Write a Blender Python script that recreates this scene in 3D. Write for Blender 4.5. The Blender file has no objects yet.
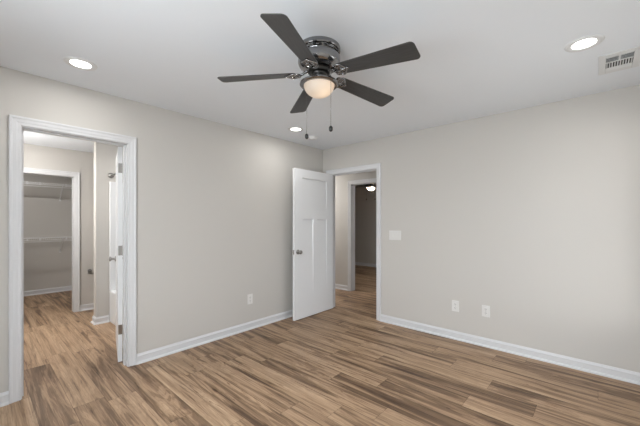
import bpy, bmesh, math, random
from mathutils import Vector, Matrix

C = bpy.context.scene.collection
PI = math.pi
random.seed(4)

# ------------------------------------------------------------------ camera, world, lights, exposure
scn = bpy.context.scene
cam_d = bpy.data.cameras.new('camera')
cam_d.sensor_fit = 'HORIZONTAL'
cam_d.sensor_width = 36.0
cam_d.lens = 36.0 * 310.32 / 640.0
cam_d.shift_y = (221.6 - 213.0) / 640.0
cam_d.clip_start = 0.02
cam = bpy.data.objects.new('camera', cam_d)
C.objects.link(cam)
cam.location = (3.1996, -3.6232, 1.3232)
cam.rotation_euler = (PI / 2, 0, 0.73209)
scn.camera = cam

EXPOSURE = 0.27
SKY = 3.0            # daylight outside the windows
SIDE_WINDOW = 16.0   # daylight entering at the side window (W)
LOW_DAYLIGHT = 48.0  # low slanting daylight through the side window (W)
FRONT_FILL = 84.0  # added fill through the unseen window behind the camera (W)
DOWNLIGHT = 6.0      # emission strength of each recessed lamp lens
FAN_BULB = 0.105       # W, warm bulb in the fan bowl
ROOM_LAMP = 3.2      # W, each recessed lamp of the bedroom
BATH_LAMP = 14.0     # W, bathroom recessed lamps: tub light plus two added for fill
CLOSET_FILL = 9.0  # W, unseen recessed lamp added to lift the closet
HALL_FILL = 24.0  # W, unseen recessed lamp added to brighten the hall wall
DIM_FILL = 17.0  # W, added recessed fill lamp in the room across the hall, unseen
BATH_FILL = 16.0        # W, added fill lamp on the hidden bathroom wall
FAR_BULB = 25.0      # W, bulb of the fan in the room across the hall

vs = scn.view_settings
vs.view_transform = 'Standard'
vs.look = 'None'
vs.exposure = EXPOSURE
vs.gamma = 1.0
vs.use_curve_mapping = False

world = bpy.data.worlds.new('daylight')
scn.world = world
world.use_nodes = True
wn = world.node_tree.nodes
wl = world.node_tree.links
wn.clear()
w_out = wn.new('ShaderNodeOutputWorld')
w_bg = wn.new('ShaderNodeBackground')
w_ramp = wn.new('ShaderNodeValToRGB')
w_sep = wn.new('ShaderNodeSeparateXYZ')
w_tc = wn.new('ShaderNodeTexCoord')
w_ramp.color_ramp.elements[0].position = 0.48
w_ramp.color_ramp.elements[0].color = (0.42, 0.42, 0.40, 1)
w_ramp.color_ramp.elements[1].position = 0.54
w_ramp.color_ramp.elements[1].color = (0.90, 0.95, 1.0, 1)
w_map = wn.new('ShaderNodeMapRange')
w_map.inputs[1].default_value = -1
w_map.inputs[2].default_value = 1
wl.new(w_tc.outputs['Generated'], w_sep.inputs[0])
wl.new(w_sep.outputs['Z'], w_map.inputs[0])
wl.new(w_map.outputs[0], w_ramp.inputs[0])
wl.new(w_ramp.outputs[0], w_bg.inputs[0])
w_bg.inputs[1].default_value = SKY
wl.new(w_bg.outputs[0], w_out.inputs[0])


def area_light(name, loc, rot, sx, sy, power, color=(1, 1, 1)):
    d = bpy.data.lights.new(name, 'AREA')
    d.shape = 'RECTANGLE'
    d.size, d.size_y = sx, sy
    d.energy = power
    d.color = color
    o = bpy.data.objects.new(name, d)
    o.location = loc
    o.rotation_euler = rot
    C.objects.link(o)
    return o


# room sizes (metres); the corner seen in the photo is the origin
H = 2.44
XR = 3.70          # right wall
YF = -4.25         # wall behind the camera
T = 0.12           # partition thickness
# openings of the two windows
SW = (-1.75, -0.65, 0.64, 2.05)      # side window: y0, y1, z0, z1 on x = XR
FILL_WIN = (1.40, 3.20, 0.75, 1.95)        # added fill window behind the camera, unseen: x0, x1, z0, z1 on y = YF

# daylight: side window lamp and added fill lamp outside the front window, shining in and slightly down
area_light('side_window_daylight', (XR + 0.75, (SW[0] + SW[1]) / 2, 1.80), (0, math.radians(68), 0), 1.3, 1.5,
           SIDE_WINDOW, (0.93, 0.97, 1.0))
area_light('front_fill_light', ((FILL_WIN[0] + FILL_WIN[1]) / 2, YF - 0.28, 1.45), (math.radians(70), 0, 0), 1.75, 1.3,
           FRONT_FILL, (0.89, 0.955, 1.0))


low = area_light('low_slanting_daylight', (XR + 1.6, -4.5, 1.42), (0, 0, 0), 1.3, 0.7, LOW_DAYLIGHT, (1.0, 0.99, 0.97))
low.rotation_euler = (Vector((3.3, 0.0, 0.9)) - low.location).to_track_quat('-Z', 'Y').to_euler()


# ------------------------------------------------------------------ materials
def mat(name, color, rough=0.5, metal=0.0, bump=0.0, bump_scale=200.0, spec=0.5):
    m = bpy.data.materials.new(name)
    m.use_nodes = True
    nt = m.node_tree
    b = nt.nodes['Principled BSDF']
    b.inputs['Base Color'].default_value = (*color, 1)
    b.inputs['Roughness'].default_value = rough
    b.inputs['Metallic'].default_value = metal
    b.inputs['Specular IOR Level'].default_value = spec
    if bump > 0:
        tc = nt.nodes.new('ShaderNodeTexCoord')
        n = nt.nodes.new('ShaderNodeTexNoise')
        n.inputs['Scale'].default_value = bump_scale
        n.inputs['Detail'].default_value = 3
        bp = nt.nodes.new('ShaderNodeBump')
        bp.inputs['Strength'].default_value = bump
        bp.inputs['Distance'].default_value = 0.002
        nt.links.new(tc.outputs['Object'], n.inputs['Vector'])
        nt.links.new(n.outputs['Fac'], bp.inputs['Height'])
        nt.links.new(bp.outputs['Normal'], b.inputs['Normal'])
    return m


def emit_mat(name, color, strength):
    m = bpy.data.materials.new(name)
    m.use_nodes = True
    nt = m.node_tree
    nt.nodes.clear()
    o = nt.nodes.new('ShaderNodeOutputMaterial')
    e = nt.nodes.new('ShaderNodeEmission')
    e.inputs[0].default_value = (*color, 1)
    e.inputs[1].default_value = strength
    nt.links.new(e.outputs[0], o.inputs[0])
    return m


M_WALL = mat('greige_wall_paint', (0.565, 0.545, 0.515), 0.75, bump=0.10, bump_scale=260, spec=0.25)
M_CEIL = mat('white_ceiling_paint', (0.82, 0.855, 0.90), 0.9, bump=0.12, bump_scale=180, spec=0.15)
M_TRIM = mat('white_trim_enamel', (0.66, 0.665, 0.68), 0.38, spec=0.4)
M_DOOR = mat('white_door_enamel', (0.80, 0.81, 0.825), 0.42, bump=0.03, bump_scale=400, spec=0.4)
M_PLATE = mat('white_plastic', (0.72, 0.71, 0.69), 0.35)
M_SLOT = mat('dark_slot', (0.03, 0.03, 0.03), 0.6)
M_GAP = mat('duct_shadow', (0.045, 0.045, 0.05), 0.8)
M_NICKEL = mat('satin_nickel', (0.36, 0.35, 0.34), 0.28, 1.0)
M_GUN = mat('black_nickel', (0.30, 0.30, 0.305), 0.16, 1.0)
M_GUNDARK = mat('dark_bronze', (0.05, 0.048, 0.046), 0.3, 0.9)
M_FIBER = mat('white_fibreglass', (0.76, 0.77, 0.78), 0.25)
M_WIRE = mat('white_vinyl_wire', (0.75, 0.75, 0.75), 0.4)
M_FOB = mat('black_fob', (0.012, 0.012, 0.012), 0.35)
M_VENT = mat('white_vent_metal', (0.74, 0.75, 0.76), 0.5)
M_LENS = emit_mat('downlight_lens', (1.0, 0.965, 0.91), DOWNLIGHT)
M_FRAME = mat('white_window_vinyl', (0.75, 0.75, 0.75), 0.4)
M_GRASS = mat('outdoor_lawn', (0.10, 0.13, 0.06), 0.9, bump=0.3, bump_scale=20)


def blade_material():
    m = mat('charcoal_wood_blade', (0.05, 0.05, 0.05), 0.42)
    nt = m.node_tree
    b = nt.nodes['Principled BSDF']
    tc = nt.nodes.new('ShaderNodeTexCoord')
    mp = nt.nodes.new('ShaderNodeMapping')
    mp.inputs['Scale'].default_value = (4, 60, 10)
    n = nt.nodes.new('ShaderNodeTexNoise')
    n.inputs['Scale'].default_value = 2.0
    n.inputs['Detail'].default_value = 4
    r = nt.nodes.new('ShaderNodeValToRGB')
    r.color_ramp.elements[0].position = 0.3
    r.color_ramp.elements[0].color = (0.036, 0.036, 0.037, 1)
    r.color_ramp.elements[1].position = 0.75
    r.color_ramp.elements[1].color = (0.062, 0.062, 0.062, 1)
    nt.links.new(tc.outputs['Object'], mp.inputs[0])
    nt.links.new(mp.outputs[0], n.inputs['Vector'])
    nt.links.new(n.outputs['Fac'], r.inputs[0])
    nt.links.new(r.outputs[0], b.inputs['Base Color'])
    return m


M_BLADE = blade_material()


def bowl_material():
    m = bpy.data.materials.new('frosted_glass_bowl')
    m.use_nodes = True
    nt = m.node_tree
    nt.nodes.clear()
    o = nt.nodes.new('ShaderNodeOutputMaterial')
    tr = nt.nodes.new('ShaderNodeBsdfTranslucent')
    tr.inputs[0].default_value = (0.95, 0.86, 0.76, 1)
    p = nt.nodes.new('ShaderNodeBsdfPrincipled')
    p.inputs['Base Color'].default_value = (0.78, 0.74, 0.70, 1)
    p.inputs['Roughness'].default_value = 0.3
    mx = nt.nodes.new('ShaderNodeMixShader')
    mx.inputs[0].default_value = 0.40
    nt.links.new(tr.outputs[0], mx.inputs[1])
    nt.links.new(p.outputs[0], mx.inputs[2])
    nt.links.new(mx.outputs[0], o.inputs[0])
    return m


M_BOWL = bowl_material()


def pane_material():
    m = bpy.data.materials.new('clear_window_glass')
    m.use_nodes = True
    nt = m.node_tree
    nt.nodes.clear()
    o = nt.nodes.new('ShaderNodeOutputMaterial')
    t = nt.nodes.new('ShaderNodeBsdfTransparent')
    g = nt.nodes.new('ShaderNodeBsdfGlossy')
    g.inputs['Roughness'].default_value = 0.02
    mx = nt.nodes.new('ShaderNodeMixShader')
    mx.inputs[0].default_value = 0.06
    nt.links.new(t.outputs[0], mx.inputs[1])
    nt.links.new(g.outputs[0], mx.inputs[2])
    nt.links.new(mx.outputs[0], o.inputs[0])
    return m


M_PANE = pane_material()


def floor_material():
    """Wood-look vinyl planks running along X."""
    m = bpy.data.materials.new('oak_vinyl_planks')
    m.use_nodes = True
    nt = m.node_tree
    N, L = nt.nodes, nt.links
    b = N['Principled BSDF']

    def math_(op, a, b_=None, c=None):
        n = N.new('ShaderNodeMath')
        n.operation = op
        for i, v in enumerate((a, b_, c)):
            if v is None:
                continue
            if isinstance(v, (int, float)):
                n.inputs[i].default_value = v
            else:
                L.new(v, n.inputs[i])
        return n.outputs[0]

    def ramp(fac, stops):
        r = N.new('ShaderNodeValToRGB')
        e = r.color_ramp.elements
        while len(e) < len(stops):
            e.new(0.5)
        for k, (pos, col) in enumerate(stops):
            e[k].position = pos
            e[k].color = (*col, 1)
        L.new(fac, r.inputs[0])
        return r.outputs[0]

    def mixc(mode, fac, a, c):
        n = N.new('ShaderNodeMix')
        n.data_type = 'RGBA'
        n.blend_type = mode
        if isinstance(fac, (int, float)):
            n.inputs[0].default_value = fac
        else:
            L.new(fac, n.inputs[0])
        L.new(a, n.inputs[6])
        if isinstance(c, tuple):
            n.inputs[7].default_value = (*c, 1)
        else:
            L.new(c, n.inputs[7])
        return n.outputs[2]

    W, LEN = 0.187, 1.25
    tc = N.new('ShaderNodeTexCoord')
    sep = N.new('ShaderNodeSeparateXYZ')
    L.new(tc.outputs['Object'], sep.inputs[0])
    x, y = sep.outputs[0], sep.outputs[1]
    yr = math_('DIVIDE', math_('ADD', y, 0.351), W)
    row = math_('FLOOR', yr)
    fy = math_('FRACT', yr)
    wr = N.new('ShaderNodeTexWhiteNoise')
    wr.noise_dimensions = '1D'
    L.new(row, wr.inputs['W'])
    off = wr.outputs['Value']
    for r_, xj in ((0, 2.445), (-1, 1.945), (-2, 2.19), (-5, 1.217), (-6, 0.625), (-7, 1.52), (-8, 0.832), (-11, 0.561),
                   (-15, 0.427), (-16, -0.608)):
        is_row = math_('COMPARE', row, float(r_), 0.2)
        keep = math_('MULTIPLY', off, math_('SUBTRACT', 1.0, is_row))
        off = math_('MULTIPLY_ADD', is_row, xj / LEN, keep)
    xo = math_('SUBTRACT', math_('ADD', math_('DIVIDE', x, LEN), 30.0), off)
    col = math_('FLOOR', xo)
    fx = math_('FRACT', xo)
    pid = N.new('ShaderNodeCombineXYZ')
    L.new(row, pid.inputs[0])
    L.new(col, pid.inputs[1])
    wp = N.new('ShaderNodeTexWhiteNoise')
    wp.noise_dimensions = '2D'
    L.new(pid.outputs[0], wp.inputs['Vector'])
    rnd = wp.outputs['Value']
    sepc = N.new('ShaderNodeSeparateColor')
    L.new(wp.outputs['Color'], sepc.inputs[0])
    # per-plank shifted coordinates so that the grain breaks at each plank
    gx = math_('ADD', x, math_('MULTIPLY', sepc.outputs[0], 37.0))
    gy = math_('ADD', y, math_('MULTIPLY', sepc.outputs[1], 23.0))
    vec = N.new('ShaderNodeCombineXYZ')
    L.new(gx, vec.inputs[0])
    L.new(gy, vec.inputs[1])
    L.new(math_('MULTIPLY', rnd, 11.0), vec.inputs[2])

    def noise(scale, sx, sy, detail, rough=0.55, dist=0.0):
        mp = N.new('ShaderNodeMapping')
        mp.inputs['Scale'].default_value = (sx, sy, 1)
        L.new(vec.outputs[0], mp.inputs[0])
        n = N.new('ShaderNodeTexNoise')
        n.inputs['Scale'].default_value = scale
        n.inputs['Detail'].default_value = detail
        n.inputs['Roughness'].default_value = rough
        n.inputs['Distortion'].default_value = dist
        L.new(mp.outputs[0], n.inputs['Vector'])
        return n.outputs['Fac']

    broad = noise(1.0, 0.85, 9.0, 5, 0.58, 1.1)      # cathedral figure, slow along the plank
    mid = noise(1.0, 0.9, 30.0, 5, 0.62, 0.9)
    fine = noise(1.0, 2.4, 130.0, 3, 0.65)
    tone = math_('ADD', math_('MULTIPLY_ADD', rnd, 0.15, 0.055), math_('MULTIPLY', broad, 0.78))
    base = ramp(tone, [(0.28, (0.115, 0.070, 0.042)), (0.40, (0.180, 0.113, 0.069)), (0.46, (0.285, 0.185, 0.114)),
                       (0.51, (0.405, 0.272, 0.172)), (0.60, (0.470, 0.324, 0.209)), (0.74, (0.525, 0.378, 0.252))])
    # darker streaks along the grain
    streak = ramp(mid, [(0.32, (0.42, 0.385, 0.36)), (0.42, (0.78, 0.755, 0.735)), (0.51, (0.97, 0.965, 0.96)), (0.70, (1.06, 1.05, 1.03))])
    c1 = mixc('MULTIPLY', 1.0, base, streak)
    fines = ramp(fine, [(0.30, (0.72, 0.70, 0.68)), (0.55, (1.0, 1.0, 1.0))])
    c2 = mixc('MULTIPLY', 1.0, c1, fines)
    # cathedral rings: contour lines of the slow figure, plus a few thin dark cracks
    ring = math_('SINE', math_('ADD', math_('MULTIPLY', broad, 85.0), math_('MULTIPLY', mid, 5.0)))
    rings = ramp(math_('MULTIPLY_ADD', ring, 0.5, 0.5), [(0.0, (0.80, 0.77, 0.75)), (0.35, (0.97, 0.965, 0.96)), (1.0, (1.04, 1.04, 1.03))])
    c2 = mixc('MULTIPLY', 0.8, c2, rings)
    crack_n = noise(1.0, 0.7, 16.0, 3, 0.5, 0.8)
    crack = math_('LESS_THAN', math_('ABSOLUTE', math_('SUBTRACT', crack_n, 0.385)), 0.0055)
    c2 = mixc('MULTIPLY', math_('MULTIPLY', crack, 0.75), c2, (0.45, 0.38, 0.33))
    # knots
    mpk = N.new('ShaderNodeMapping')
    mpk.inputs['Scale'].default_value = (1.6, 5.6, 1)
    L.new(vec.outputs[0], mpk.inputs[0])
    vor = N.new('ShaderNodeTexVoronoi')
    vor.inputs['Scale'].default_value = 1.0
    L.new(mpk.outputs[0], vor.inputs['Vector'])
    knot = ramp(vor.outputs['Distance'], [(0.0, (0.22, 0.18, 0.16)), (0.045, (0.42, 0.37, 0.33)), (0.075, (0.80, 0.77, 0.74)), (0.16, (1, 1, 1))])
    sk = N.new('ShaderNodeSeparateColor')
    L.new(vor.outputs['Color'], sk.inputs[0])
    has_knot = math_('MULTIPLY', math_('GREATER_THAN', sk.outputs[0], 0.55), 0.9)
    c3 = mixc('MULTIPLY', has_knot, c2, knot)
    # seams
    ey = math_('MULTIPLY', math_('MINIMUM', fy, math_('SUBTRACT', 1.0, fy)), W)
    ex = math_('MULTIPLY', math_('MINIMUM', fx, math_('SUBTRACT', 1.0, fx)), LEN)
    edge = math_('MINIMUM', ex, ey)
    seam = math_('LESS_THAN', edge, 0.0013)
    c4 = mixc('MULTIPLY', seam, c3, (0.45, 0.42, 0.40))
    L.new(c4, b.inputs['Base Color'])
    b.inputs['Roughness'].default_value = 0.46
    b.inputs['Specular IOR Level'].default_value = 0.35
    bp = N.new('ShaderNodeBump')
    bp.inputs['Strength'].default_value = 0.12
    bp.inputs['Distance'].default_value = 0.002
    L.new(math_('ADD', mid, fine), bp.inputs['Height'])
    L.new(bp.outputs[0], b.inputs['Normal'])
    return m


M_FLOOR = floor_material()


# ------------------------------------------------------------------ helpers
def obj(name, bm, m, parent=None, smooth=False, bevel=0.0, auto=None):
    bmesh.ops.recalc_face_normals(bm, faces=bm.faces[:])
    me = bpy.data.meshes.new(name)
    bm.to_mesh(me)
    bm.free()
    if smooth:
        for f in me.polygons:
            f.use_smooth = True
        if auto is not None:
            try:
                me.set_sharp_from_angle(angle=math.radians(auto))
            except Exception:
                pass
    o = bpy.data.objects.new(name, me)
    for k in (m if isinstance(m, (list, tuple)) else [m]):
        me.materials.append(k)
    C.objects.link(o)
    if parent is not None:
        o.parent = parent
    if bevel > 0:
        md = o.modifiers.new('bevel', 'BEVEL')
        md.width = bevel
        md.segments = 2
        md.limit_method = 'ANGLE'
        md.angle_limit = math.radians(40)
    return o


def tag(o, label, cat, group=None, kind=None):
    o['label'] = label
    o['category'] = cat
    if group:
        o['group'] = group
    if kind:
        o['kind'] = kind
    return o


def empty(name, loc, rot=(0, 0, 0)):
    o = bpy.data.objects.new(name, None)
    o.empty_display_size = 0.05
    o.location = loc
    o.rotation_euler = rot
    C.objects.link(o)
    return o


def box(bm, x0, x1, y0, y1, z0, z1, mi=0):
    vs_ = [bm.verts.new((x, y, z)) for x in (x0, x1) for y in (y0, y1) for z in (z0, z1)]
    for idx in ((0, 1, 3, 2), (4, 6, 7, 5), (0, 4, 5, 1), (2, 3, 7, 6), (0, 2, 6, 4), (1, 5, 7, 3)):
        f = bm.faces.new([vs_[i] for i in idx])
        f.material_index = mi
    return vs_


def boxes(*bs):
    bm = bmesh.new()
    for b in bs:
        box(bm, *b)
    return bm


def lathe(bm, prof, seg=48, center=(0, 0, 0), mi=0, axis='Z'):
    """Surface of revolution of (r, z) points about Z (or X / Y)."""
    rings = []
    cx, cy, cz = center

    def pt(r, h, a):
        c, s = r * math.cos(a), r * math.sin(a)
        if axis == 'Z':
            return (cx + c, cy + s, cz + h)
        if axis == 'X':
            return (cx + h, cy + c, cz + s)
        return (cx + c, cy + h, cz + s)
    for r, h in prof:
        if r < 1e-6:
            rings.append([bm.verts.new(pt(0, h, 0))])
        else:
            rings.append([bm.verts.new(pt(r, h, 2 * PI * k / seg)) for k in range(seg)])
    for a, b in zip(rings, rings[1:]):
        for k in range(seg):
            k2 = (k + 1) % seg
            if len(a) == 1 and len(b) == 1:
                continue
            if len(a) == 1:
                f = bm.faces.new((a[0], b[k], b[k2]))
            elif len(b) == 1:
                f = bm.faces.new((a[k], b[0], a[k2]))
            else:
                f = bm.faces.new((a[k], b[k], b[k2], a[k2]))
            f.material_index = mi
    return bm


def tube(bm, pts, r, seg=8, cap=True):
    pts = [Vector(p) for p in pts]
    rings = []
    n = len(pts)
    up = None
    for i, p in enumerate(pts):
        t = (pts[min(i + 1, n - 1)] - pts[max(i - 1, 0)]).normalized()
        if up is None:
            up = Vector((0, 0, 1)) if abs(t.z) < 0.9 else Vector((1, 0, 0))
        a = t.cross(up).normalized()
        up = a.cross(t).normalized()
        rr = r[i] if isinstance(r, (list, tuple)) else r
        rings.append([bm.verts.new(p + a * (rr * math.cos(2 * PI * k / seg)) + up * (rr * math.sin(2 * PI * k / seg)))
                      for k in range(seg)])
    for a, b in zip(rings, rings[1:]):
        for k in range(seg):
            bm.faces.new((a[k], a[(k + 1) % seg], b[(k + 1) % seg], b[k]))
    if cap:
        bm.faces.new(rings[0][::-1])
        bm.faces.new(rings[-1])
    return bm


def sweep_wall(bm, path, prof):
    """Sweep profile (offset to the left of the path, z) along a mitred XY polyline."""
    n = len(path)
    P = [Vector((p[0], p[1])) for p in path]
    nrm = []
    for i in range(n - 1):
        d = (P[i + 1] - P[i]).normalized()
        nrm.append(Vector((-d.y, d.x)))
    stations = []
    for i in range(n):
        if i == 0:
            m_ = nrm[0]
        elif i == n - 1:
            m_ = nrm[-1]
        else:
            s = nrm[i - 1] + nrm[i]
            m_ = s / (s.dot(nrm[i]))
        stations.append([bm.verts.new((P[i].x + m_.x * o_, P[i].y + m_.y * o_, z)) for o_, z in prof])
    k = len(prof)
    for a, b in zip(stations, stations[1:]):
        for j in range(k):
            bm.faces.new((a[j], a[(j + 1) % k], b[(j + 1) % k], b[j]))
    bm.faces.new(stations[0][::-1])
    bm.faces.new(stations[-1])
    return bm


BB = [(0, 0), (.028, 0), (.0278, .005), (.026, .011), (.022, .016), (.016, .0195), (.012, .020), (.012, .064), (.0135, .066),
      (.0135, .069), (.011, .075), (.007, .081), (.005, .088), (.003, .090), (0, .090)]
CAS = [(0, 0), (0, .010), (.004, .012), (.020, .0125), (.026, .0150), (.030, .0155), (.046, .0165), (.052, .0200),
       (.062, .0205), (.066, .0180), (.066, 0)]


def casing(bm, axis, s0, s1, h, plane, nsign, prof=CAS):
    """Door casing round an opening s0..s1 x 0..h. axis = the coordinate along the wall, plane = the wall face."""
    st = []
    for which in range(4):
        ring = []
        for a, b in prof:
            s = s0 - a if which in (0, 1) else s1 + a
            z = 0.0 if which in (0, 3) else h + a
            w = plane + nsign * b
            ring.append(bm.verts.new((s, w, z) if axis == 'x' else (w, s, z)))
        st.append(ring)
    k = len(prof)
    for a, b in zip(st, st[1:]):
        for j in range(k):
            bm.faces.new((a[j], a[(j + 1) % k], b[(j + 1) % k], b[j]))
    bm.faces.new(st[0][::-1])
    bm.faces.new(st[-1])
    return bm


def jamb(bm, axis, s0, s1, h, w0, w1, stop=None):
    """Lining boards of an opening with clear size s0..s1 x h through a wall w0..w1; stop = (wa, wb) strip."""
    th = 0.018

    def bx(sa, sb, wa, wb, za, zb):
        if axis == 'x':
            box(bm, sa, sb, wa, wb, za, zb)
        else:
            box(bm, wa, wb, sa, sb, za, zb)
    bx(s0 - th, s0, w0, w1, 0, h + th)
    bx(s1, s1 + th, w0, w1, 0, h + th)
    bx(s0, s1, w0, w1, h, h + th)
    if stop:
        bx(s0, s0 + .011, stop[0], stop[1], 0, h)
        bx(s1 - .011, s1, stop[0], stop[1], 0, h)
        bx(s0 + .011, s1 - .011, stop[0], stop[1], h - .011, h)
    return bm


def struct(name, bm, m, label, cat, **kw):
    return tag(obj(name, bm, m, **kw), label, cat, kind='structure')


# ------------------------------------------------------------------ the setting
# openings: clear size between jambs
BA = (-3.386, -2.694, 2.030)     # bathroom doorway in the left wall (y0, y1, head)
BE = (0.153, 0.967, 2.034)       # bedroom doorway in the back wall (x0, x1, head)
HB = (-0.306, 0.456, 2.030)      # doorway across the hall (x0, x1, head)
CL = (-3.35, -2.660, 1.975)      # closet opening in the bathroom's far wall (y0, y1, head)
th = 0.018
XB = -2.50                        # bathroom far wall face
XC = -4.38                        # closet back wall face
HB2 = 2.365                       # bathroom ceiling
YB0, YB1 = -3.90, -1.62           # bathroom side walls
YH = 1.17                         # hall far wall face
YR2 = 4.18                        # far wall of the room across the hall

struct('floor', boxes((XC - .2, XR + .2, YF - .2, YR2 + .2, -0.06, 0)), M_FLOOR,
       'wood-look plank floor in tan and brown running through all the rooms', 'floor')
struct('ceiling', boxes((-T, XR + .2, YF - .2, YR2 + .2, H, H + .08), (-3.4, -T, -0.0, YR2 + .2, H, H + .08)), M_CEIL,
       'flat matt white ceiling above the empty bedroom', 'ceiling')
struct('ceiling_bathroom', boxes((XC - .12, -T, YB0 - .1, YB1 + .1, HB2, H + .08)), M_CEIL,
       'white ceiling seen through the left doorway', 'ceiling')

struct('wall_left', boxes((-T, 0, YF, BA[0] - th, 0, H), (-T, 0, BA[1] + th, 0, 0, H),
                          (-T, 0, BA[0] - th, BA[1] + th, BA[2] + th, H)), M_WALL,
       'greige wall holding the doorway to the bathroom', 'wall')
struct('wall_back', boxes((-3.4, BE[0] - th, 0, T, 0, H), (BE[1] + th, XR + .15, 0, T, 0, H),
                          (BE[0] - th, BE[1] + th, 0, T, BE[2] + th, H)), M_WALL,
       'greige wall holding the doorway to the hall and the switch plate', 'wall')
struct('wall_right', boxes((XR, XR + .15, YF - .15, SW[0], 0, H), (XR, XR + .15, SW[1], 0, 0, H),
                           (XR, XR + .15, SW[0], SW[1], 0, SW[2]), (XR, XR + .15, SW[0], SW[1], SW[3], H)), M_WALL,
       'greige outer wall with a window, out of the frame to the right', 'wall')
struct('wall_front', boxes((-T, FILL_WIN[0], YF - .15, YF, 0, H), (FILL_WIN[1], XR, YF - .15, YF, 0, H),
                           (FILL_WIN[0], FILL_WIN[1], YF - .15, YF, 0, FILL_WIN[2]), (FILL_WIN[0], FILL_WIN[1], YF - .15, YF, FILL_WIN[3], H)), M_WALL,
       'greige outer wall behind the camera with an added fill window', 'wall')
# bathroom
struct('wall_bathroom_far', boxes((XB - T, XB, YB0, CL[0] - th, 0, HB2), (XB - T, XB, CL[1] + th, YB1, 0, HB2),
                                  (XB - T, XB, CL[0] - th, CL[1] + th, CL[2] + th, HB2)), M_WALL,
       'greige bathroom wall around the closet opening', 'wall')
struct('wall_bathroom_stub', boxes((-1.74, -1.62, -2.578, YB1, 0, HB2)), M_WALL,
       'short greige partition wall at the end of the bathtub', 'wall')
struct('wall_bathroom_right', boxes((XC, -T, YB1, YB1 + .1, 0, HB2)), M_WALL,
       'greige wall behind the bathtub and toilet recess', 'wall')
struct('wall_bathroom_left', boxes((XC, -T, YB0 - .1, YB0, 0, HB2)), M_WALL,
       'greige bathroom wall hidden beside the left doorway', 'wall')
struct('wall_closet', boxes((XC - .1, XC, YB0 - .1, YB1 + .1, 0, HB2)), M_WALL,
       'grey back wall of the closet behind the wire shelves', 'wall')
# hall and the room across it
struct('wall_hall', boxes((-3.4, HB[0] - th, YH, YH + T, 0, H), (HB[1] + th, XR + .15, YH, YH + T, 0, H),
                          (HB[0] - th, HB[1] + th, YH, YH + T, HB[2] + th, H)), M_WALL,
       'greige hall wall seen through the doorway beside the open door', 'wall')
struct('wall_hall_left', boxes((-3.5, -3.4, 0, YR2 + .1, 0, H)), M_WALL, 'end wall of the hall and of the dim room', 'wall')
struct('wall_hall_right', boxes((XR, XR + .15, T, YR2 + .1, 0, H)), M_WALL, 'right end wall of the hall, out of sight', 'wall')
struct('wall_dim_room', boxes((-3.4, XR, YR2, YR2 + .1, 0, H)), M_WALL,
       'dim far wall of the room across the hall', 'wall')

# windows (out of the frame; daylight at the side, the one behind the camera added for fill)
def window(name, axis, s0, s1, z0, z1, w0, w1, label):
    bm = bmesh.new()
    f = 0.045

    def bx(sa, sb, za, zb, wa=w0, wb=w1):
        if axis == 'x':
            box(bm, sa, sb, wa, wb, za, zb)
        else:
            box(bm, wa, wb, sa, sb, za, zb)
    bx(s0, s0 + f, z0, z1)
    bx(s1 - f, s1, z0, z1)
    bx(s0 + f, s1 - f, z0, z0 + f)
    bx(s0 + f, s1 - f, z1 - f, z1)
    zm = (z0 + z1) / 2
    bx(s0 + f, s1 - f, zm - .02, zm + .02)
    o = struct(name, bm, M_FRAME, label, 'window')
    g = bmesh.new()
    wm = (w0 + w1) / 2
    for za, zb in ((z0 + f, zm - .02), (zm + .02, z1 - f)):
        if axis == 'x':
            box(g, s0 + f, s1 - f, wm - .003, wm + .003, za, zb)
        else:
            box(g, wm - .003, wm + .003, s0 + f, s1 - f, za, zb)
    obj('window_pane', g, M_PANE, o)
    return o


window('window_1', 'y', SW[0], SW[1], SW[2], SW[3], XR + .09, XR + .14, 'white window in the outer wall out of frame at right')
window('fill_window', 'x', FILL_WIN[0], FILL_WIN[1], FILL_WIN[2], FILL_WIN[3], YF - .14, YF - .09, 'white window added for fill light in the wall behind the camera')

# door casings and jambs
bm = bmesh.new()
casing(bm, 'y', BA[0] - .006, BA[1] + .006, BA[2] + .006, 0.0, 1)
casing(bm, 'y', BA[0] - .006, BA[1] + .006, BA[2] + .006, -T, -1)
jamb(bm, 'y', BA[0], BA[1], BA[2], -T, 0, stop=(-T + .040, -T + .075))
struct('trim_1', bm, M_TRIM, 'white casing and jamb around the bathroom doorway', 'door trim')
bm = bmesh.new()
casing(bm, 'x', BE[0] - .006, BE[1] + .006, BE[2] + .006, 0.0, -1)
casing(bm, 'x', BE[0] - .006, BE[1] + .006, BE[2] + .006, T, 1)
jamb(bm, 'x', BE[0], BE[1], BE[2], 0, T, stop=(.040, .075))
struct('trim_2', bm, M_TRIM, 'white casing and jamb around the doorway beside the open panel door', 'door trim')
bm = bmesh.new()
casing(bm, 'x', HB[0] - .006, HB[1] + .006, HB[2] + .006, YH, -1)
casing(bm, 'x', HB[0] - .006, HB[1] + .006, HB[2] + .006, YH + T, 1)
jamb(bm, 'x', HB[0], HB[1], HB[2], YH, YH + T, stop=(YH + T - .075, YH + T - .040))
struct('trim_3', bm, M_TRIM, 'white casing across the hall around the opening to the dim room', 'door trim')
bm = bmesh.new()
casing(bm, 'y', CL[0] - .006, CL[1] + .006, CL[2] + .006, XB, 1)
casing(bm, 'y', CL[0] - .006, CL[1] + .006, CL[2] + .006, XB - T, -1)
jamb(bm, 'y', CL[0], CL[1], CL[2], XB - T, XB)
struct('trim_4', bm, M_TRIM, 'white casing around the closet opening in the bathroom', 'door trim')

# baseboards
co = .006 + .066
def bb(name, label, *paths):
    bm_ = bmesh.new()
    for p_ in paths:
        sweep_wall(bm_, p_, BB)
    return struct(name, bm_, M_TRIM, label, 'baseboard')


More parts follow.
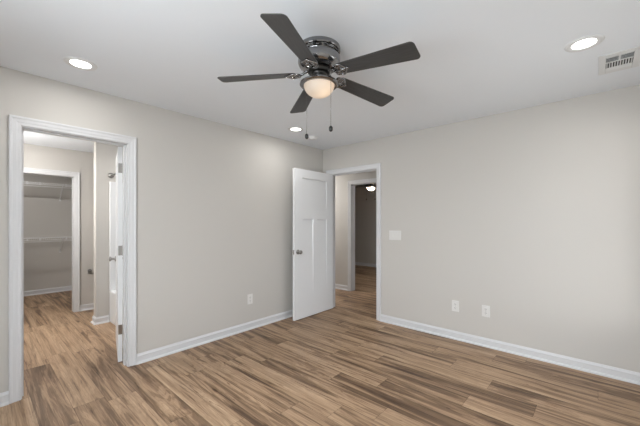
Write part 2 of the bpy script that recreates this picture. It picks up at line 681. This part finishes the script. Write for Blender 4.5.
bb('baseboard_left', 'white baseboard along the left wall on both sides of the bathroom doorway',
   [(BE[0] - co, 0), (0, 0), (0, BA[1] + co)], [(0, BA[0] - co), (0, YF)])
bb('baseboard_back', 'white baseboard along the wall below the outlets and switch',
   [(XR, 0), (BE[1] + co, 0)])
bb('baseboard_right', 'white baseboard along the window wall out of frame at right', [(XR, YF), (XR, 0)])
bb('baseboard_front', 'white baseboard along the wall behind the camera', [(0, YF), (XR, YF)])
bb('baseboard_stub', 'white baseboard around the partition end beside the bathtub',
   [(-1.62, -2.436), (-1.62, -2.578), (-1.74, -2.578), (-1.74, YB1)])
bb('baseboard_bathroom', 'white baseboard right of the closet opening in the toilet recess',
   [(XB, YB1), (XB, CL[1] + co)])
bb('baseboard_closet', 'white baseboard along the back wall of the closet', [(XC, YB1), (XC, YB0)])
bb('baseboard_hall', 'white baseboard in the hall left of the far doorway', [(HB[0] - co, YH), (-3.4, YH)],
   [(XR, YH), (HB[1] + co, YH)])
bb('baseboard_dim_room', 'white baseboard along the far wall of the dim room', [(XR, YR2), (-3.4, YR2)])


# ------------------------------------------------------------------ panel doors
def panel_door_mesh(w, h, t, depth=0.013):
    """Three-panel shaker door: one wide panel over two tall ones. Local x = 0 (hinge) .. w, y = -t/2 .. t/2, z = 0 .. h."""
    st, mul = 0.148, 0.073
    xs = [0, st, (w - mul) / 2, (w + mul) / 2, w - st, w]
    zs = [0, 0.280, 1.350, 1.465, h - 0.112, h]
    cells = {}
    bm = bmesh.new()

    def is_panel(i, j):
        if j == 3 and 1 <= i <= 3:
            return 'top'
        if j == 1 and i in (1, 3):
            return 'low%d' % i
        return None
    for s in (-1, 1):
        y = s * t / 2
        grid = [[bm.verts.new((x, y, z)) for z in zs] for x in xs]
        for i in range(5):
            for j in range(5):
                if not is_panel(i, j):
                    bm.faces.new((grid[i][j], grid[i + 1][j], grid[i + 1][j + 1], grid[i][j + 1]))
        for (i0, i1, j0, j1) in ((1, 4, 3, 4), (1, 2, 1, 2), (3, 4, 1, 2)):
            outer = [grid[i][j0] for i in range(i0, i1 + 1)] + [grid[i][j1] for i in range(i1, i0 - 1, -1)]
            x0, x1, z0, z1 = xs[i0], xs[i1], zs[j0], zs[j1]
            sl = 0.010

            def inner(x, z):
                nx = x0 + sl if x <= x0 else (x1 - sl if x >= x1 else x)
                nz = z0 + sl if z <= z0 else z1 - sl
                return bm.verts.new((nx, y - s * depth, nz))
            inn = [inner(v.co.x, v.co.z) for v in outer]
            n = len(outer)
            for k in range(n):
                bm.faces.new((outer[k], outer[(k + 1) % n], inn[(k + 1) % n], inn[k]))
            bm.faces.new(inn)
        cells[s] = grid
    a, b = cells[-1], cells[1]
    for i in range(5):
        bm.faces.new((a[i][0], a[i + 1][0], b[i + 1][0], b[i][0]))
        bm.faces.new((a[i][5], a[i + 1][5], b[i + 1][5], b[i][5]))
    for j in range(5):
        bm.faces.new((a[0][j], a[0][j + 1], b[0][j + 1], b[0][j]))
        bm.faces.new((a[5][j], a[5][j + 1], b[5][j + 1], b[5][j]))
    return bm


KNOB = [(0, 0), (.032, 0), (.032, .004), (.028, .008), (.013, .011), (.0105, .018), (.0105, .034), (.016, .040),
        (.0255, .047), (.0275, .054), (.025, .061), (.015, .066), (0, .067)]


def make_door(name, label, loc, rotz, w, h, face):
    """face = y sign of the hinge-pin face (where the hinge knuckles sit)."""
    t = 0.035
    o = obj(name, panel_door_mesh(w, h, t), M_DOOR)
    tag(o, label, 'door', kind='structure')
    o.location = loc
    o.rotation_euler = (0, 0, rotz)
    for s in (-1, 1):
        k = bmesh.new()
        lathe(k, [(r, s * d) for r, d in KNOB], 24, (w - .062, s * t / 2, 0.905), axis='Y')
        ko = obj('door_knob', k, M_NICKEL, o, smooth=True, auto=50)
        ko['label'] = 'satin nickel round door knob'
    lp = boxes((w - .0005, w + .0012, -.012, .012, .875, .935))
    obj('latch_plate', lp, M_NICKEL, o)
    for z in (0.30, 1.04, h - 0.20):
        hb = bmesh.new()
        box(hb, -.0015, .0005, -t / 2 + .002, t / 2 - .002, z - .045, z + .045)
        box(hb, -.006, .032, face * (t / 2 + .0018) - .0016, face * (t / 2 + .0018) + .0016, z - .045, z + .045)
        lathe(hb, [(0, -.05), (.0065, -.05), (.0065, .05), (0, .05)], 12, (-.004, face * (t / 2 + .007), z))
        ho = obj('hinge', hb, M_NICKEL, o)
        ho['label'] = 'satin nickel butt hinge'
    return o


# bedroom door: hinged on the left jamb, swung 90 degrees into the room
make_door('door_1', 'white three-panel door standing open into the bedroom near the corner', (0.184, 0.006, 0.012),
          math.radians(-89.2), 0.808, 2.022, -1)
# bathroom door: hinged on the right jamb, swung into the bathroom, seen almost edge-on
A2 = math.radians(180 - 13.2)
make_door('door_2', 'white panel door seen edge-on, open into the bathroom',
          (-0.128 - math.sin(A2) * .021, -2.692 + math.cos(A2) * .021, 0.012), A2, 0.684, 2.012, -1)


# ------------------------------------------------------------------ ceiling fans
def fan_blade_mesh():
    """Local x outward, origin at the hub axis; y across."""
    r0, r1 = 0.150, 0.644
    w0, w1 = 0.050, 0.069
    pts = []

    def corner(cx, cy, rad, a0, a1, n=7):
        for k in range(n + 1):
            a = a0 + (a1 - a0) * k / n
            pts.append((cx + rad * math.cos(a), cy + rad * math.sin(a)))
    rc = 0.026
    corner(r1 - rc, w1 - rc, rc, PI / 2, 0)
    corner(r1 - rc, -w1 + rc, rc, 0, -PI / 2)
    rr = 0.020
    corner(r0 + rr, -w0 + rr, rr, -PI / 2, -PI)
    corner(r0 + rr, w0 - rr, rr, PI, PI / 2)
    bm_ = bmesh.new()
    t = 0.0055
    top = [bm_.verts.new((x, y, t / 2)) for x, y in pts]
    bot = [bm_.verts.new((x, y, -t / 2)) for x, y in pts]
    n = len(pts)
    bm_.faces.new(top)
    bm_.faces.new(bot[::-1])
    for k in range(n):
        bm_.faces.new((top[k], bot[k], bot[(k + 1) % n], top[(k + 1) % n]))
    return bm_


def blade_iron_mesh():
    """Scrolled bracket from the rotor to the underside of the blade (blade-local)."""
    bm_ = bmesh.new()
    z = -.007
    # neck
    tube(bm_, [(.055, 0, .018), (.080, 0, .016), (.105, 0, .004), (.125, 0, z)], [.011, .009, .008, .008], 8)
    for s in (-1, 1):
        # outer bow
        bow = []
        for k in range(13):
            a = k / 12
            bow.append((.120 + .090 * a, s * (.046 * math.sin(PI * min(1, a * 1.02)) ** .8 + .002), z))
        tube(bm_, bow, .0058, 6)
        # curls
        curl = []
        for k in range(22):
            a = -PI * .5 + k / 21 * PI * 2.6
            rad = .021 * (1 - .028 * k)
            curl.append((.138 + rad * math.cos(a), s * (.026 + rad * math.sin(a)), z))
        tube(bm_, curl, .0048, 6)
        curl = []
        for k in range(18):
            a = PI * .9 - k / 17 * PI * 2.2
            rad = .014 * (1 - .03 * k)
            curl.append((.178 + rad * math.cos(a), s * (.020 + rad * math.sin(a)), z))
        tube(bm_, curl, .0044, 6)
    tube(bm_, [(.125, 0, z), (.215, 0, z)], .0055, 6)
    # screws pads
    for x, y in ((.168, .034), (.168, -.034), (.214, 0)):
        lathe(bm_, [(0, -.006), (.007, -.006), (.010, -.002), (.010, .004), (0, .004)], 12, (x, y, z))
    # solid tongue under the blade root
    lathe(bm_, [(0, -.003), (.030, -.003), (.033, .002), (0, .002)], 20, (.150, 0, z + .002))
    return bm_


FAN_TH = 5.1096


def make_fan(loc, rot, label):
    root = empty('ceiling_fan', loc, (0, 0, rot))
    tag(root, label, 'ceiling fan')
    # all z below are relative to the ceiling
    hb = bmesh.new()
    k_ = 1.20
    lathe(hb, [(r * k_, z) for r, z in (
        (0, 0), (.108, 0), (.112, -.003), (.114, -.010), (.114, -.026), (.111, -.031), (.103, -.033), (.101, -.036),
        (.101, -.041), (.108, -.043), (.109, -.046), (.108, -.050), (.101, -.052), (.100, -.055), (.101, -.059),
        (.109, -.061), (.112, -.065), (.113, -.075), (.113, -.100), (.110, -.112), (.104, -.123), (.092, -.131),
        (.078, -.136), (.062, -.139), (0, -.139))], 64)
    hs = obj('motor_housing', hb, M_GUN, root, smooth=True, auto=35)
    hs['label'] = 'polished black nickel motor housing with two ring grooves'
    for k in range(24):
        if k % 4 == 3:
            continue
        v = obj('cooling_slot', boxes((-.0015, .0015, -.009, .009, -.0498, -.0432)), M_GUNDARK, hs)
        v.matrix_local = Matrix.Rotation(2 * PI * k / 24, 4, 'Z') @ Matrix.Translation((.1302, 0, 0))
    ro = bmesh.new()
    lathe(ro, [(0, -.139), (.070, -.139), (.073, -.143), (.073, -.160), (.068, -.166), (.050, -.169), (.046, -.176), (.030, -.178),
               (0, -.178)], 48)
    obj('rotor_hub', ro, M_GUNDARK, root, smooth=True, auto=40)
    nk = bmesh.new()
    lathe(nk, [(0, -.176), (.031, -.176), (.031, -.190), (.036, -.195), (.052, -.198), (.056, -.202), (.056, -.211), (.062, -.215),
               (.095, -.219), (.112, -.223), (.121, -.228), (.124, -.233), (.124, -.239), (.120, -.243), (.112, -.245), (.101, -.246),
               (.099, -.240), (.060, -.224), (0, -.224)], 64)
    obj('light_fitter', nk, M_GUN, root, smooth=True, auto=40)
    bw = bmesh.new()
    prof = []
    for k in range(15):
        a = PI / 2 * k / 14
        prof.append((.0985 * math.cos(a), -.240 - .078 * math.sin(a)))
    prof[-1] = (0, -.318)
    lathe(bw, prof, 56)
    bo = obj('glass_bowl', bw, M_BOWL, root, smooth=True)
    bo['label'] = 'frosted warm white glass bowl'
    bl = bpy.data.lights.new('fan_bulb', 'POINT')
    bl.energy = FAN_BULB
    bl.color = (1.0, 0.80, 0.60)
    bl.shadow_soft_size = 0.022
    blo = bpy.data.objects.new('fan_bulb', bl)
    blo.location = (.030, .0, -.262)
    C.objects.link(blo)
    blo.parent = root
    # blades
    for i, droop in enumerate((2.0, 5.4, 4.0, 3.0, 3.0)):
        b = obj('fan_blade', fan_blade_mesh(), M_BLADE, root, bevel=.0015)
        a = FAN_TH + i * 2 * PI / 5
        b.location = (0, 0, -.166)
        b.rotation_euler = (Matrix.Rotation(a, 3, 'Z') @ Matrix.Rotation(math.radians(droop), 3, 'Y') @
                            Matrix.Rotation(math.radians(-12), 3, 'X')).to_euler()
        obj('blade_iron', blade_iron_mesh(), M_GUN, b, smooth=True)
    # pull chains, hung from the fitter rim
    rt = Vector((math.cos(.73209), math.sin(.73209), 0))
    fw = Vector((-math.sin(.73209), math.cos(.73209), 0))
    for lat, dep in ((-.083, .078), (.072, -.094)):
        p = rt * lat + fw * dep
        ch = bmesh.new()
        tube(ch, [(p.x, p.y, -.212), (p.x, p.y, -.535)], .0011, 6)
        z = -.24
        while z > -.53:
            bmesh.ops.create_icosphere(ch, subdivisions=1, radius=.0019, matrix=Matrix.Translation((p.x, p.y, z)))
            z -= .012
        co_ = obj('pull_chain', ch, M_GUN, root, smooth=True)
        fb = bmesh.new()
        lathe(fb, [(0, -.530), (.006, -.531), (.0115, -.538), (.0125, -.548), (.0115, -.558), (.006, -.565), (0, -.566)], 16, (p.x, p.y, 0))
        f = obj('pull_fob', fb, M_FOB, co_, smooth=True)
        f['label'] = 'black pull chain fob'
    return root


def copy_tree(o, parent=None):
    c = o.copy()
    C.objects.link(c)
    if parent is not None:
        c.parent = parent
    for chd in list(o.children):
        copy_tree(chd, c)
    return c


fan = make_fan((1.862, -2.143, H), 0.0, 'five-blade charcoal ceiling fan with glowing glass bowl above the empty bedroom floor')
fan2 = copy_tree(fan)
fan2.location = (-1.14, 3.15, H)
fan2.rotation_euler = (0, 0, 0.35)
for g in fan2.children:
    if g.type == 'LIGHT':
        g.data = g.data.copy()
        g.data.energy = FAR_BULB
tag(fan2, 'small distant ceiling fan with lit bowl in the dim room across the hall', 'ceiling fan')


# ------------------------------------------------------------------ recessed lights
def make_downlight(x, y, z, label, watts=ROOM_LAMP):
    root = empty('recessed_light', (x, y, z))
    tag(root, label, 'recessed light', 'recessed ceiling lights')
    t = bmesh.new()
    lathe(t, [(.058, -.0015), (.062, -.0035), (.072, -.0085), (.084, -.0090), (.093, -.006), (.097, -.001), (.097, 0)], 48)
    obj('trim_ring', t, M_VENT, root, smooth=True)
    l = bmesh.new()
    lathe(l, [(0, -.0035), (.045, -.0035), (.0615, -.0028)], 40)
    obj('light_lens', l, M_LENS, root)
    ld = bpy.data.lights.new('downlight_glow', 'AREA')
    ld.shape = 'DISK'
    ld.size = .115
    ld.energy = watts
    ld.color = (1.0, 0.98, 0.955)
    lo = bpy.data.objects.new('downlight_glow', ld)
    lo.location = (0, 0, -.0095)
    C.objects.link(lo)
    lo.parent = root
    return root


dl = make_downlight(.474, -3.122, H, 'round recessed ceiling light above the bathroom doorway')
for x, y, z, lab, watts in (
        (.477, -1.030, H, 'small round recessed ceiling light above the open panel door, beyond the fan', None),
        (3.130, -1.070, H, 'large round recessed ceiling light beside the ceiling vent', None),
        (3.130, -3.122, H, 'round recessed ceiling light above the camera, out of frame', None),
        (-.80, -3.15, HB2, 'added round recessed fill light in the bathroom ceiling just inside the doorway', BATH_LAMP * .28),  # unseen lamp added to light the passage
        (-.87, -1.93, HB2, 'round recessed light over the bathtub, hidden from view', BATH_LAMP * .45),
        (-3.40, -3.30, HB2, 'added round recessed fill light in the closet ceiling, hidden from view', CLOSET_FILL),
        (-1.45, -3.50, HB2, 'added round recessed fill light in the bathroom ceiling before the closet, hidden from view', BATH_LAMP * .65),  # extra lamp added out of sight to brighten the far wall
        (-1.35, 0.64, H, 'added round recessed fill light in the hall ceiling, hidden from view', HALL_FILL),
        (0.60, 2.50, H, 'added round recessed fill light in the dim room across the hall, hidden from view', DIM_FILL)):
    c = copy_tree(dl)
    c.location = (x, y, z)
    c['label'] = lab
    if watts is not None:
        for g in c.children:
            if g.type == 'LIGHT':
                g.data = g.data.copy()
                g.data.energy = watts

# ------------------------------------------------------------------ smoke detector and ceiling vent
sd = bmesh.new()
lathe(sd, [(0, -.034), (.030, -.034), (.046, -.029), (.055, -.018), (.058, -.008), (.064, -.006), (.065, 0), (0, 0)], 40)
o = obj('smoke_detector', sd, M_VENT, None, smooth=True, auto=40)
o.location = (.393, -.638, H)
tag(o, 'round white smoke detector on the ceiling near the room corner', 'smoke detector')

vt = empty('ceiling_vent', (3.305, -.625, H))
tag(vt, 'white rectangular air vent in the ceiling with rows of dark slots', 'vent')
vw, vh = .108, .176
fr = bmesh.new()
ow, oh = .069, .118
for a in ((-vw, -ow, -vh, vh), (ow, vw, -vh, vh), (-ow, ow, -vh, -oh), (-ow, ow, oh, vh)):
    box(fr, a[0], a[1], a[2], a[3], -.007, 0)
for yb in (-.026, .082):
    box(fr, -ow, ow, yb - .006, yb + .006, -.006, 0)
obj('vent_frame', fr, M_VENT, vt, bevel=.003)
obj('duct_shade_sheet', boxes((-ow, ow, -oh, oh, -.0008, -.0002)), M_GAP, vt)  # dark sheet stands for the shade inside the duct


def slat(x0, x1, y0, y1, tilt, axis):
    s_ = bmesh.new()
    cx, cy = (x0 + x1) / 2, (y0 + y1) / 2
    v = box(s_, x0 - cx, x1 - cx, y0 - cy, y1 - cy, -.0006, .0006)
    bmesh.ops.transform(s_, matrix=Matrix.Translation((cx, cy, -.0045)) @ Matrix.Rotation(tilt, 4, axis), verts=v)
    return obj('vent_slat', s_, M_VENT, vt)


for k in range(4):
    y = -.114 + k * .0205
    slat(-ow, -.005, y, y + .013, math.radians(38), 'X')
    slat(.005, ow, y, y + .013, math.radians(38), 'X')
obj('vent_frame_bar', boxes((-.005, .005, -oh, -.032, -.006, 0)), M_VENT, vt)
for k in range(10):
    x = -.0665 + k * .0139
    slat(x, x + .0075, -.020, .076, math.radians(40), 'Y')
for k in range(2):
    y = .089 + k * .0145
    slat(-ow, ow, y, y + .0135, math.radians(-20), 'X')


# ------------------------------------------------------------------ wall plates
def outlet(loc, rotz, label):
    """Local: plate in the XZ plane facing -Y."""
    o_ = obj('wall_outlet', boxes((-.039, .039, -.0065, 0, -.061, .061)), M_PLATE, None, bevel=.003)
    o_.location = loc
    o_.rotation_euler = (0, 0, rotz)
    tag(o_, label, 'outlet', 'wall outlets')
    for z in (-.021, .021):
        f = obj('receptacle', boxes((-.0165, .0165, -.0085, -.006, z - .0165, z + .0165)), M_PLATE, o_, bevel=.0025)
        s_ = boxes((-.0075, -.0045, -.0092, -.0083, z - .003, z + .007), (.0045, .0075, -.0092, -.0083, z - .002, z + .006),
                   (-.002, .002, -.0092, -.0083, z - .0115, z - .008))
        obj('socket_slot', s_, M_SLOT, f)
    sc = bmesh.new()
    lathe(sc, [(0, -.0078), (.003, -.0075), (.0035, -.006), (0, -.006)], 12, (0, 0, 0), axis='Y')
    obj('plate_screw', sc, M_NICKEL, o_)
    return o_


outlet((0, -1.357, .369), PI / 2, 'white outlet plate on the left wall between the doorway and open door')
outlet((1.998, 0, .372), 0, 'white outlet plate low on the switch wall, the one nearer the hall doorway')
outlet((2.309, 0, .374), 0, 'white outlet plate low on the switch wall, the one farther from the hall doorway')

sw = obj('light_switch_plate', boxes((-.084, .084, -.007, 0, -.061, .061)), M_PLATE, None, bevel=.003)
sw.location = (1.246, 0, 1.146)
tag(sw, 'white triple light switch plate beside the hall doorway', 'light switch')
for k in (-1, 0, 1):
    s_ = bmesh.new()
    v = box(s_, k * .046 - .0165, k * .046 + .0165, -.0105, -.006, -.033, .033)
    bmesh.ops.transform(s_, matrix=Matrix.Rotation(math.radians(2.5), 4, 'X'), verts=v)
    obj('rocker_switch', s_, M_PLATE, sw, bevel=.0015)

# ------------------------------------------------------------------ bathroom fittings seen through the left doorway
tub = empty('bathtub', (-.87, -2.03, 0))
tag(tub, 'white bathtub and shower surround behind the edge-on door', 'bathtub')
X0, X1, Y0, Y1 = -.748, .748, -.404, .400
tb = bmesh.new()
box(tb, X0, X1, Y0, Y0 + .075, 0, .415)          # apron
box(tb, X0, X1, Y1 - .06, Y1, 0, .415)
box(tb, X0, X0 + .09, Y0 + .075, Y1 - .06, 0, .415)
box(tb, X1 - .09, X1, Y0 + .075, Y1 - .06, 0, .415)
box(tb, X0 + .09, X1 - .09, Y0 + .075, Y1 - .06, 0, .09)
obj('tub_basin', tb, M_FIBER, tub, bevel=.012)
sr = boxes((X0, X0 + .028, Y0, Y1, .415, 1.85), (X1 - .028, X1, Y0, Y1, .415, 1.85), (X0 + .028, X1 - .028, Y1 - .028, Y1, .415, 1.85))
obj('shower_surround', sr, M_FIBER, tub, bevel=.008)

rod = bmesh.new()
tube(rod, [(-1.618, -2.415, 1.935), (-.122, -2.415, 1.935)], .0125, 14)
ro_ = obj('shower_curtain_rod', rod, M_NICKEL, None, smooth=True)
tag(ro_, 'grey metal shower curtain rod above the bathtub front', 'curtain rod')
for x, s in ((-1.62, 1), (-.12, -1)):
    fl = bmesh.new()
    lathe(fl, [(0, 0), (.036, 0), (.036, s * .006), (.024, s * .018), (.018, s * .034), (0, s * .034)], 24, (x, -2.415, 1.935), axis='X')
    obj('rod_flange', fl, M_NICKEL, ro_, smooth=True)

tp = empty('toilet_paper_holder', (XB, -2.468, .585))
tag(tp, 'small chrome toilet paper holder on the wall beyond the partition', 'toilet paper holder')
hb = bmesh.new()
lathe(hb, [(0, 0), (.026, 0), (.026, .006), (.012, .012), (.009, .055), (0, .058)], 20, (0, 0, 0), axis='X')
obj('mounting_post', hb, M_NICKEL, tp, smooth=True)
hb = bmesh.new()
tube(hb, [(.050, 0, 0), (.052, -.020, -.012), (.052, -.035, -.028), (.052, -.020, -.040), (.052, .09, -.040)], .006, 8)
obj('roll_arm', hb, M_NICKEL, tp, smooth=True)


# fill lamp added unseen on the bathroom's left wall to light the far wall
vl = empty('bath_fill_lamp', (-1.55, YB0, 2.02))
tag(vl, 'added three-shade fill lamp on the bathroom wall hidden left of the doorway', 'fill lamp')
obj('back_plate', boxes((-.30, .30, 0, .025, -.05, .05)), M_NICKEL, vl, bevel=.004)
for x in (-.2, 0, .2):
    am = bmesh.new()
    tube(am, [(x, .02, 0), (x, .07, .01), (x, .09, -.01), (x, .09, -.03)], .008, 8)
    sh = bmesh.new()
    lathe(sh, [(0, -.03), (.028, -.032), (.040, -.06), (.052, -.11), (.056, -.15), (.050, -.15), (0, -.12)], 24, (x, .09, 0))
    a_ = obj('lamp_arm', am, M_NICKEL, vl, smooth=True)
    obj('lamp_shade', sh, M_LENS, a_, smooth=True)
vd = bpy.data.lights.new('bath_fill_glow', 'AREA')
vd.shape = 'RECTANGLE'
vd.size, vd.size_y = .5, .12
vd.energy = BATH_FILL
vd.color = (1.0, .97, .93)
vo = bpy.data.objects.new('bath_fill_glow', vd)
vo.location = (0, .16, -.09)
vo.rotation_euler = (math.radians(70), 0, math.radians(35))
C.objects.link(vo)
vo.parent = vl


# closet shelves
def wire_shelf(z, label):
    ya, yb, d = YB0 + .02, YB1 - .02, .305
    root = empty('wire_shelf', (XC, 0, z))
    tag(root, label, 'wire shelf', 'closet wire shelves')
    dk = bmesh.new()
    for x, zz, r in ((.012, 0, .0032), (.10, 0, .003), (.20, 0, .003), (d, 0, .0042), (d + .004, -.034, .0042), (d - .02, -.062, .0065)):
        tube(dk, [(x, ya, zz), (x, yb, zz)], r, 6)
    y = ya
    while y < yb:
        tube(dk, [(.006, y, .003), (d, y, .003), (d + .006, y, -.036)], .0016, 4)
        y += .026
    obj('wire_deck', dk, M_WIRE, root)
    for y in (-3.30, -2.545):
        br = bmesh.new()
        tube(br, [(d - .01, y, -.004), (.012, y, -.265)], .009, 8)
        box(br, .000, .010, y - .013, y + .013, -.295, -.250)
        obj('support_bracket', br, M_WIRE, root)
    for y in (-2.86, -2.50, -3.02):
        cl = bmesh.new()
        box(cl, d - .004, d + .012, y - .012, y + .012, -.042, .008)
        obj('shelf_clip', cl, M_WIRE, root)
    return root


wire_shelf(2.005, 'upper white wire shelf across the closet')
wire_shelf(1.032, 'lower white wire shelf across the closet')
